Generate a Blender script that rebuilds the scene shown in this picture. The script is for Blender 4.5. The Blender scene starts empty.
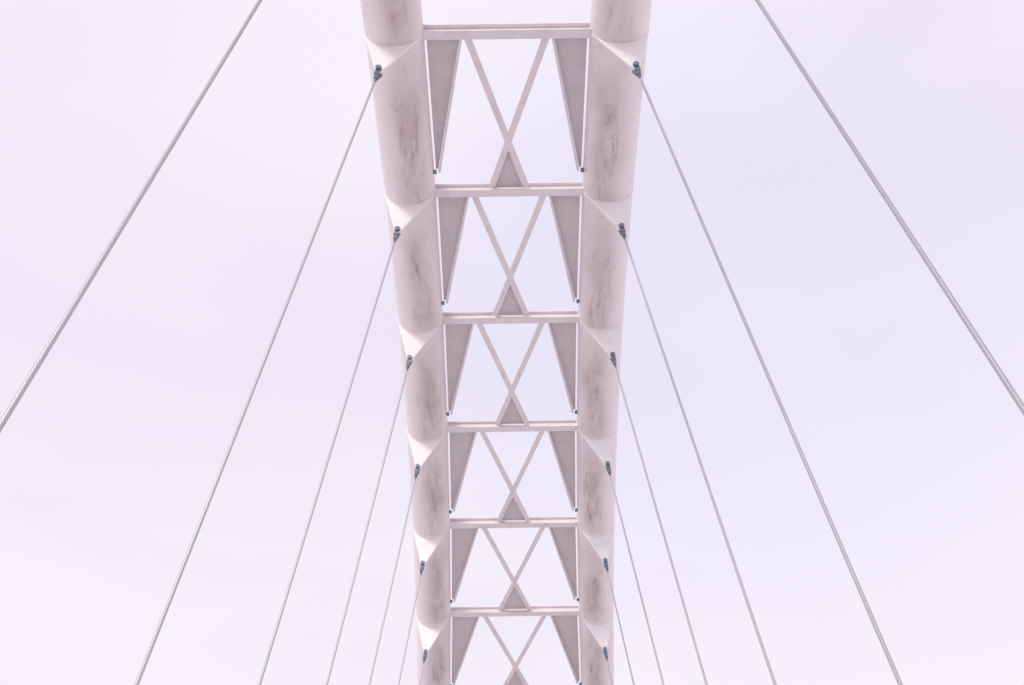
import bpy, bmesh, math, random
from mathutils import Vector, Matrix
random.seed(4)
# ---------------- fitted layout (metres; deck top z=0, eye 1.6) -------------
F=891.76; TH=0.71701; CX=-0.0119; YAW=0.00211; ROLL=0.01549
Y1=9.5614; S=3.93703; ZT=16.844+1.6; A=0.00792; Y0=8.01948; X0=2.29843; M=0.14208; W=4.66842; FZ=0.6
PINH=1.47; BOFF=-0.146
R=0.6
def C(y,s):
    dz=A*(y-Y0)**2
    return Vector((s*(X0+M*dz),y,ZT-dz))
scene=bpy.context.scene
# ---------------- material helpers -------------------------------------------
def newmat(name):
    m=bpy.data.materials.new(name); m.use_nodes=True
    nt=m.node_tree; b=nt.nodes['Principled BSDF']
    return m,nt,b
def N(nt,t,**k):
    n=nt.nodes.new(t)
    for a,v in k.items(): setattr(n,a,v)
    return n
def math_(nt,op,a,b=None,c=None,clamp=False):
    n=nt.nodes.new('ShaderNodeMath'); n.operation=op; n.use_clamp=clamp
    for i,v in enumerate((a,b,c)):
        if v is None: continue
        if isinstance(v,(int,float)): n.inputs[i].default_value=v
        else: nt.links.new(v,n.inputs[i])
    return n.outputs[0]
def mapr(nt,v,a,b,c=0.0,d=1.0,smooth=True):
    n=nt.nodes.new('ShaderNodeMapRange')
    if smooth: n.interpolation_type='SMOOTHSTEP'
    nt.links.new(v,n.inputs[0])
    for i,x in zip((1,2,3,4),(a,b,c,d)): n.inputs[i].default_value=x
    return n.outputs[0]
def mix(nt,f,a,b):
    n=nt.nodes.new('ShaderNodeMix'); n.data_type='RGBA'
    if isinstance(f,(int,float)): n.inputs[0].default_value=f
    else: nt.links.new(f,n.inputs[0])
    for i,v in ((6,a),(7,b)):
        if isinstance(v,tuple): n.inputs[i].default_value=(*v,1)
        else: nt.links.new(v,n.inputs[i])
    return n.outputs[2]
def noise(nt,scale,detail=4,rough=.55,dist=0,stretch=(1,1,1)):
    tc=N(nt,'ShaderNodeTexCoord'); mp=N(nt,'ShaderNodeMapping'); mp.inputs['Scale'].default_value=stretch
    n=N(nt,'ShaderNodeTexNoise'); n.inputs['Scale'].default_value=scale; n.inputs['Detail'].default_value=detail
    n.inputs['Roughness'].default_value=rough; n.inputs['Distortion'].default_value=dist
    nt.links.new(tc.outputs['Object'],mp.inputs[0]); nt.links.new(mp.outputs[0],n.inputs['Vector'])
    return n.outputs['Fac']
PAINT=(0.88,0.80,0.79)
# tube paint, weathered, plus a painted shade band
def tube_mat():
    m,nt,b=newmat('weathered_shaded_white_paint')
    uv=N(nt,'ShaderNodeUVMap'); sx=N(nt,'ShaderNodeSeparateXYZ'); nt.links.new(uv.outputs[0],sx.inputs[0])
    u,v=sx.outputs[0],sx.outputs[1]
    wob=noise(nt,.9,2,.5,0,(1,1,1))
    uc=math_(nt,'ADD',u,math_(nt,'MULTIPLY',math_(nt,'SUBTRACT',wob,.5),.12))
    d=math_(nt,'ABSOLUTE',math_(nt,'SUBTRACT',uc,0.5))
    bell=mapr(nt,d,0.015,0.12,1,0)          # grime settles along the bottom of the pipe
    shade_bell=mapr(nt,d,0.03,0.18,1,0)
    fr=math_(nt,'FRACT',v)
    seg=math_(nt,'MULTIPLY',mapr(nt,fr,0.15,0.45,0.12,1),mapr(nt,fr,0.80,1.0,1,0.45))
    n1=noise(nt,1.0,5,.6,.5,(1.3,.6,1.3)); n2=noise(nt,2.8,6,.66,.4,(2.2,.34,1)); n3=noise(nt,.5,3)
    st=mapr(nt,n1,0.36,0.62); st2=mapr(nt,n2,0.46,0.76)
    s=math_(nt,'MULTIPLY',math_(nt,'MULTIPLY',bell,seg),math_(nt,'ADD',math_(nt,'MULTIPLY',st,.32),math_(nt,'MULTIPLY',st2,.50)),clamp=True)
    shade=math_(nt,'MULTIPLY',math_(nt,'MULTIPLY',shade_bell,mapr(nt,fr,.02,.30,.35,1)),.25)  # broad dark band painted in as shading along the tube underside
    s=math_(nt,'ADD',s,math_(nt,'ADD',shade,math_(nt,'MULTIPLY',st2,.05)),clamp=True)
    col=mix(nt,mapr(nt,n3,.35,.65),PAINT,(0.85,0.765,0.775))
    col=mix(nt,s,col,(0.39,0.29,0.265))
    a=noise(nt,1.3,2,.5,1.5,(1,.6,1)); mk=noise(nt,1.6,2)
    line=mapr(nt,math_(nt,'ABSOLUTE',math_(nt,'SUBTRACT',a,.5)),0.0,0.005,1,0)
    line=math_(nt,'MULTIPLY',line,mapr(nt,mk,.5,.62))
    a2=noise(nt,2.3,0,.5,1.0,(1,.9,1.4))
    line2=mapr(nt,math_(nt,'ABSOLUTE',math_(nt,'SUBTRACT',a2,.52)),0.0,0.007,1,0)
    line2=math_(nt,'MULTIPLY',line2,mapr(nt,n1,.52,.6))
    L=math_(nt,'MULTIPLY',math_(nt,'MAXIMUM',line,line2),.42)
    col=mix(nt,L,col,(0.25,0.20,0.21))
    nt.links.new(col,b.inputs['Base Color'])
    b.inputs['Roughness'].default_value=.5
    bp=N(nt,'ShaderNodeBump'); bp.inputs['Strength'].default_value=.1; bp.inputs['Distance'].default_value=.02
    nt.links.new(n1,bp.inputs['Height']); nt.links.new(bp.outputs[0],b.inputs['Normal'])
    return m
def paint_mat(name,base,dirt=.25,rough=.5,dc=(0.45,0.38,0.38)):
    m,nt,b=newmat(name)
    n1=noise(nt,1.7,6,.65,.4); n2=noise(nt,9,4,.6,.3)
    s=math_(nt,'MULTIPLY',mapr(nt,n1,.42,.75),dirt); s2=math_(nt,'MULTIPLY',mapr(nt,n2,.5,.75),dirt*.6)
    col=mix(nt,math_(nt,'ADD',s,s2,clamp=True),base,dc)
    nt.links.new(col,b.inputs['Base Color']); b.inputs['Roughness'].default_value=rough
    return m
M_tube=tube_mat()
M_plate=paint_mat('gusset_paint',(0.91,0.87,0.87),.1)
M_beam=paint_mat('beam_paint',(0.82,0.755,0.765),.25)
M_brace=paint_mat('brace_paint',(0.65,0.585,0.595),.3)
M_dark=paint_mat('socket_steel',(0.15,0.185,0.25),.5,.35,(0.42,.42,.46))
M_conc=paint_mat('concrete',(0.42,0.41,0.40),.3,.85,(0.3,.29,.28))
M_rail=paint_mat('rail_steel',(0.5,0.5,0.52),.2,.4)
mc,nt,b=newmat('stainless_strand')
b.inputs['Metallic'].default_value=.25; b.inputs['Roughness'].default_value=.4
uv=N(nt,'ShaderNodeUVMap'); wv=N(nt,'ShaderNodeTexWave'); wv.bands_direction='DIAGONAL'
mp=N(nt,'ShaderNodeMapping'); mp.inputs['Scale'].default_value=(3,14,0)
nt.links.new(uv.outputs[0],mp.inputs[0]); nt.links.new(mp.outputs[0],wv.inputs[0]); wv.inputs['Scale'].default_value=1.0
c=mix(nt,wv.outputs['Fac'],(0.46,0.445,0.49),(0.58,0.56,0.61)); nt.links.new(c,b.inputs['Base Color'])
M_cable=mc
# ---------------- mesh helpers --------------------------------------------------
root=bpy.data.objects.new('arch_bridge',None); scene.collection.objects.link(root)
def finish(bm,name,mat,parent=root,smooth=False,bevel=0):
    me=bpy.data.meshes.new(name); bmesh.ops.recalc_face_normals(bm,faces=bm.faces[:]); bm.to_mesh(me); bm.free()
    me.materials.append(mat)
    if smooth:
        for p in me.polygons: p.use_smooth=True
    o=bpy.data.objects.new(name,me); scene.collection.objects.link(o)
    if parent: o.parent=parent
    if bevel:
        md=o.modifiers.new('bevel','BEVEL'); md.width=bevel; md.segments=2; md.limit_method='ANGLE'
    return o
def prism(bm,pts,off):
    a=[bm.verts.new(p-off/2) for p in pts]; c=[bm.verts.new(p+off/2) for p in pts]
    n=len(pts); bm.faces.new(a); bm.faces.new(c[::-1])
    for i in range(n): bm.faces.new((a[i],c[i],c[(i+1)%n],a[(i+1)%n]))
def bar(bm,p,q,side,up,w,h):
    a=[p+side*sx*w/2+up*sy*h/2 for sx,sy in((-1,-1),(1,-1),(1,1),(-1,1))]
    prism(bm,[x+(q-p)/2 for x in a],(q-p))
def rod(bm,p,q,r,seg=12,r2=None,cap=True,uvl=None):
    r2=r if r2 is None else r2
    d=(q-p); L=d.length; d.normalize(); x=d.orthogonal().normalized(); y=d.cross(x)
    A_=[];B_=[]
    for i in range(seg):
        t=2*math.pi*i/seg; v=x*math.cos(t)+y*math.sin(t)
        A_.append(bm.verts.new(p+v*r)); B_.append(bm.verts.new(q+v*r2))
    for i in range(seg):
        f=bm.faces.new((A_[i],A_[(i+1)%seg],B_[(i+1)%seg],B_[i])); f.smooth=True
        if uvl:
            us=(i/seg,(i+1)/seg,(i+1)/seg,i/seg); vs=(0,0,L,L)
            for l,u_,v_ in zip(f.loops,us,vs): l[uvl].uv=(u_,v_)
    if cap: bm.faces.new(A_[::-1]); bm.faces.new(B_)
NODES=list(range(-13,13))
ny=lambda k: Y1+k*S
# ---------------- tubes ------------------------------------------------------------
SEG=64
for s,nm in((-1,'arch_tube_west'),(1,'arch_tube_east')):
    bm=bmesh.new(); uvl=bm.loops.layers.uv.new('UVMap')
    rings=[]
    params=[]
    for k in range(-13,13):
        for f in (0.0,.012,.25,.5,.75,.988): params.append(k+f)
    for t in params:
        k=math.floor(t); f=t-k
        a=C(ny(k),s); c=C(ny(k+1),s); p=a.lerp(c,f)
        T=(c-a).normalized()
        if f<.001: T=((C(ny(k),s)-C(ny(k-1),s)).normalized()+T).normalized()
        down=Vector((0,0,-1)); down=(down-T*down.dot(T)).normalized(); side=T.cross(down).normalized()
        if side.x*s<0: side=-side      # outward
        ring=[]
        for i in range(SEG):
            ang=2*math.pi*i/SEG
            an=ang-math.pi-0.30
            ring.append(bm.verts.new(p+(down*math.cos(an)+side*math.sin(an))*R))
        rings.append((t,ring))
    for (t0,r0),(t1,r1) in zip(rings,rings[1:]):
        for i in range(SEG):
            j=(i+1)%SEG
            f=bm.faces.new((r0[i],r0[j],r1[j],r1[i])); f.smooth=True
            for l,(uu,vv) in zip(f.loops,((i/SEG,t0),((i+1)/SEG,t0),((i+1)/SEG,t1),(i/SEG,t1))): l[uvl].uv=(uu,vv+20)
    bm.faces.new(rings[0][1][::-1]); bm.faces.new(rings[-1][1])
    me=bpy.data.meshes.new(nm); bmesh.ops.recalc_face_normals(bm,faces=bm.faces[:]); bm.to_mesh(me); bm.free()
    me.materials.append(M_tube); o=bpy.data.objects.new(nm,me); scene.collection.objects.link(o); o.parent=root
# ---------------- gussets, hangers ---------------------------------------------------
bg=bmesh.new(); bs=bmesh.new(); bc=bmesh.new(); uvc=bc.loops.layers.uv.new('UVMap'); bo=bmesh.new()
HN=list(range(-11,11))
for k in HN:
    for s in(-1,1):
        c=C(ny(k),s); Ft=Vector((s*W,ny(k),FZ)); L=(Ft-c).length; d=(Ft-c)/L
        if L<3.2: continue
        n=Vector((0,1,0)); side=d.cross(n).normalized()
        rr=R+.014; ap=PINH+.02; hw=.06
        al=math.acos((rr-hw)/ap)
        pts=[]
        for i in range(25):
            a=al+(2*math.pi-2*al)*i/24
            pts.append(c+d*math.cos(a)*rr+side*math.sin(a)*rr)
        for a in(-1,-.5,0,.5,1):
            an=a*al*.95
            pts.append(c+d*(ap+math.cos(an)*hw)+side*math.sin(an)*hw)
        prism(bg,pts,n*.05)
        P=c+d*PINH
        rod(bs,P-n*.09,P+n*.09,.042,16)
        rod(bs,P-n*.11,P-n*.08,.062,6); rod(bs,P+n*.08,P+n*.11,.062,6)
        for q in(-1,1):
            bar(bs,P-d*.06+n*q*.047,P+d*.17+n*q*.047,side,n,.105,.032)
        rod(bs,P+d*.14,P+d*.28,.065,16,.043); rod(bs,P+d*.28,P+d*.38,.034,12,.026)
        e=Ft+d*.45
        rod(bc,P+d*.3,e,.0245,10,cap=False,uvl=uvc)
        rod(bs,e-d*.6,e,.045,12)
        bar(bo,Vector((s*3.1,ny(k),-.35)),Vector((s*(W+.25),ny(k),.02)),Vector((0,1,0)),Vector((0,0,1)),.2,.25)
finish(bg,'hanger_gussets',M_plate,bevel=.008)
o=finish(bs,'hanger_sockets',M_dark)
finish(bc,'hanger_cables',M_cable)
finish(bo,'deck_outriggers',M_beam)
# ---------------- cross beams and bracing ----------------------------------------------
bb=bmesh.new(); bx=bmesh.new(); bp_=bmesh.new(); bk=bmesh.new()
X=Vector((1,0,0)); Y=Vector((0,1,0))
for k in NODES:
    y=ny(k); c=C(y,1)
    if c.z<5: continue
    w=c.x-R+.03; z=c.z+BOFF
    T=(C(y+1,1)-C(y-1,1)); T.x=0; T.normalize(); U=X.cross(T).normalized()
    if U.z<0: U=-U
    p=Vector((-w,y,z)); q=Vector((w,y,z))
    bar(bb,p-U*.02,q-U*.02,T,U,.20,.028)        # bottom flange
    bar(bb,p+U*.104,q+U*.104,T,U,.03,.216)       # web
    bar(bb,p+U*.23,q+U*.23,T,U,.20,.028)         # top flange
# panels mirror about the crown; the crown bay (k=-1..0) is open
for k0,k1 in [(k,k+1) for k in range(0,12)]+[(-1-k,-2-k) for k in range(0,11)]:
    c=C(ny(k0),1); c2=C(ny(k1),1)
    if c2.z<5: continue
    w1=c.x-R; w2=c2.x-R
    z1=Vector((0,ny(k0),c.z+BOFF)); z2=Vector((0,ny(k1),c2.z+BOFF))
    T=(z2-z1).normalized(); U=X.cross(T).normalized()
    if U.z<0: U=-U
    def P(t,x,h=0): return z1.lerp(z2,t)+X*x+U*h
    t0=.105/S; t1=1-.105/S
    for s in(-1,1):
        a=P(t0,s*.475*w1,.06+s*.004); e=P(t1,-s*.235*w2,.06+s*.004)
        d=(e-a).normalized(); sd=d.cross(U).normalized()
        bar(bx,a,e,sd,U,.15,.03); bar(bx,a+U*.095,e+U*.095,sd,U,.03,.16)   # tee section
        gx=.045
        tri=[P(t0,s*(w1-gx),.16),P(t0,s*.57*w1,.16),P(.85,s*((w1*.15+w2*.85)-gx-.05),.16),P(.85,s*((w1*.15+w2*.85)-gx),.16)]
        prism(bp_,tri,U*.04)
        a=P(t0,s*(.57*w1-.03),.03); e=P(.86,s*((w1*.15+w2*.85)-gx-.08),.03)
        d=(e-a).normalized(); sd=d.cross(U).normalized()
        bar(bx,a+U*.08,e+U*.08,sd,U,.05,.16)
        cc=P(.855,s*((w1*.15+w2*.85)-.03),.04); bar(bk,cc-T*.04,cc+T*.04,X,U,.07,.07)
    tcross=.475*w1/(.475*w1+.235*w2)
    tri=[P(tcross+.02,0,.13),P(t1,-.235*w2,.13),P(t1,.235*w2,.13)]
    prism(bp_,tri,U*.03)
finish(bb,'cross_beams',M_beam,bevel=.004)
finish(bx,'x_bracing',M_beam,bevel=.004)
finish(bp_,'bracing_plates',M_brace,bevel=.004)
finish(bk,'bracing_clips',M_dark)
# ---------------- deck ---------------------------------------------------------------------
bd=bmesh.new()
bar(bd,Vector((0,-46,-.3)),Vector((0,62,-.3)),X,Vector((0,0,1)),6.4,.6)
finish(bd,'deck_slab',M_conc)
br=bmesh.new()
Z=Vector((0,0,1))
for s in(-1,1):
    for h in(.2,.38,.56,.74,.92,1.1): rod(br,Vector((s*3.05,-46,h)),Vector((s*3.05,62,h)),.016 if h<1.1 else .03,8)
    for i in range(55): bar(br,Vector((s*3.08,-45+i*1.97,0)),Vector((s*3.08,-45+i*1.97,1.1)),X,Y,.05,.03)
finish(br,'deck_railings',M_rail)
ba=bmesh.new()
for e in(-1,1):
    for s in(-1,1):
        y=Y0+e*50; c=C(y,s); bar(ba,Vector((c.x,y+e*1,-7)),Vector((c.x,y+e*1,-0.4)),X,Y,3,5)
finish(ba,'thrust_blocks',M_conc,bevel=.05)
# ---------------- ground, river --------------------------------------------------------------
bgd=bmesh.new()
ys=[-2500,-600,-150,-70,-55,-46,-40,-36,-30,8,46,52,56,62,71,86,166,616,2500]
def gz(y):
    r=abs(y-8); return -6.5 if r<40 else (-.35-.3 if r>=53 else -6.5+5.85*(r-40)/13)
xs=[-2500,-800,-250,-80,-30,-10,0,10,30,80,250,800,2500]
g=[[bgd.verts.new((x,y,gz(y)-(.0 if abs(x)<=10 else .15*math.sin(x*.3+y)))) for x in xs] for y in ys]
for i in range(len(ys)-1):
    for j in range(len(xs)-1): bgd.faces.new((g[i][j],g[i][j+1],g[i+1][j+1],g[i+1][j]))
M_g=paint_mat('bounce_ground',(0.84,0.81,0.79),.1,.9,(0.55,.5,.45))  # invented pale ground cover, bounces light up to the arch underside
finish(bgd,'ground',M_g,parent=None)
bw=bmesh.new(); v=[bw.verts.new(p) for p in((-2500,-31,-5.4),(2500,-31,-5.4),(2500,47,-5.4),(-2500,47,-5.4))]; bw.faces.new(v)
M_w=paint_mat('bounce_river',(0.80,0.78,0.78),.2,.45,(0.55,.56,.6))  # invented pale river surface, unseen, also throws light up at the arch
finish(bw,'river',M_w,parent=None)
# ---------------- sky + sun ----------------------------------------------------------------------
SE=math.radians(27); SAZ=math.radians(203)
w=bpy.data.worlds.new("World"); scene.world=w; w.use_nodes=True; nt=w.node_tree
bgn=nt.nodes['Background']; bgn.inputs['Strength'].default_value=.1
sky=N(nt,'ShaderNodeTexSky'); sky.sky_type='NISHITA'; sky.sun_disc=False; sky.sun_elevation=SE; sky.sun_rotation=SAZ
tc=N(nt,'ShaderNodeTexCoord')
mp=N(nt,'ShaderNodeMapping'); mp.inputs['Scale'].default_value=(.8,1.0,2.4); mp.inputs['Rotation'].default_value=(0,.25,0)
nt.links.new(tc.outputs['Generated'],mp.inputs[0])
n=N(nt,'ShaderNodeTexNoise'); n.inputs['Scale'].default_value=1.6; n.inputs['Detail'].default_value=4; n.inputs['Roughness'].default_value=.45; n.inputs['Distortion'].default_value=.4
nt.links.new(mp.outputs[0],n.inputs['Vector'])
cl=mapr(nt,n.outputs['Fac'],.34,.64)
sx=N(nt,'ShaderNodeVectorMath',operation='DOT_PRODUCT'); nt.links.new(tc.outputs['Generated'],sx.inputs[0]); sx.inputs[1].default_value=Vector((.24,.70,.68)).normalized()
thin=mapr(nt,sx.outputs['Value'],.90,1.0)
cloud=mix(nt,cl,(8.95,8.3,9.7),(9.45,8.9,9.95))
cloud=mix(nt,math_(nt,'MULTIPLY',thin,.75),cloud,(8.35,8.0,9.75))
fac=math_(nt,'ADD',.95,math_(nt,'MULTIPLY',cl,.04))
col=mix(nt,fac,sky.outputs[0],cloud)
nt.links.new(col,bgn.inputs['Color'])
L=bpy.data.lights.new('sun','SUN'); L.energy=1.5; L.angle=math.radians(12); L.color=(1,.93,.85)
lo=bpy.data.objects.new('sun',L); scene.collection.objects.link(lo)
sd=Vector((math.sin(SAZ)*math.cos(SE),math.cos(SAZ)*math.cos(SE),math.sin(SE)))
lo.rotation_euler=sd.to_track_quat('Z','Y').to_euler()
# ---------------- camera ------------------------------------------------------------------------------
cam=bpy.data.cameras.new('camera'); co=bpy.data.objects.new('camera',cam); scene.collection.objects.link(co)
cam.sensor_width=36; cam.lens=F/1024*36; cam.clip_end=6000; cam.clip_start=.05
Rv=Vector((math.cos(YAW),-math.sin(YAW),0)); fh=Vector((math.sin(YAW),math.cos(YAW),0))
Fw=fh*math.cos(TH)+Z*math.sin(TH); Uv=-fh*math.sin(TH)+Z*math.cos(TH)
c_,s_=math.cos(ROLL),math.sin(ROLL)
R2=Rv*c_-Uv*s_; U2=Rv*s_+Uv*c_
co.matrix_world=Matrix(((R2.x,U2.x,-Fw.x,CX),(R2.y,U2.y,-Fw.y,0),(R2.z,U2.z,-Fw.z,1.6),(0,0,0,1)))
scene.camera=co
scene.view_settings.view_transform='Standard'; scene.view_settings.look='None'; scene.view_settings.exposure=0
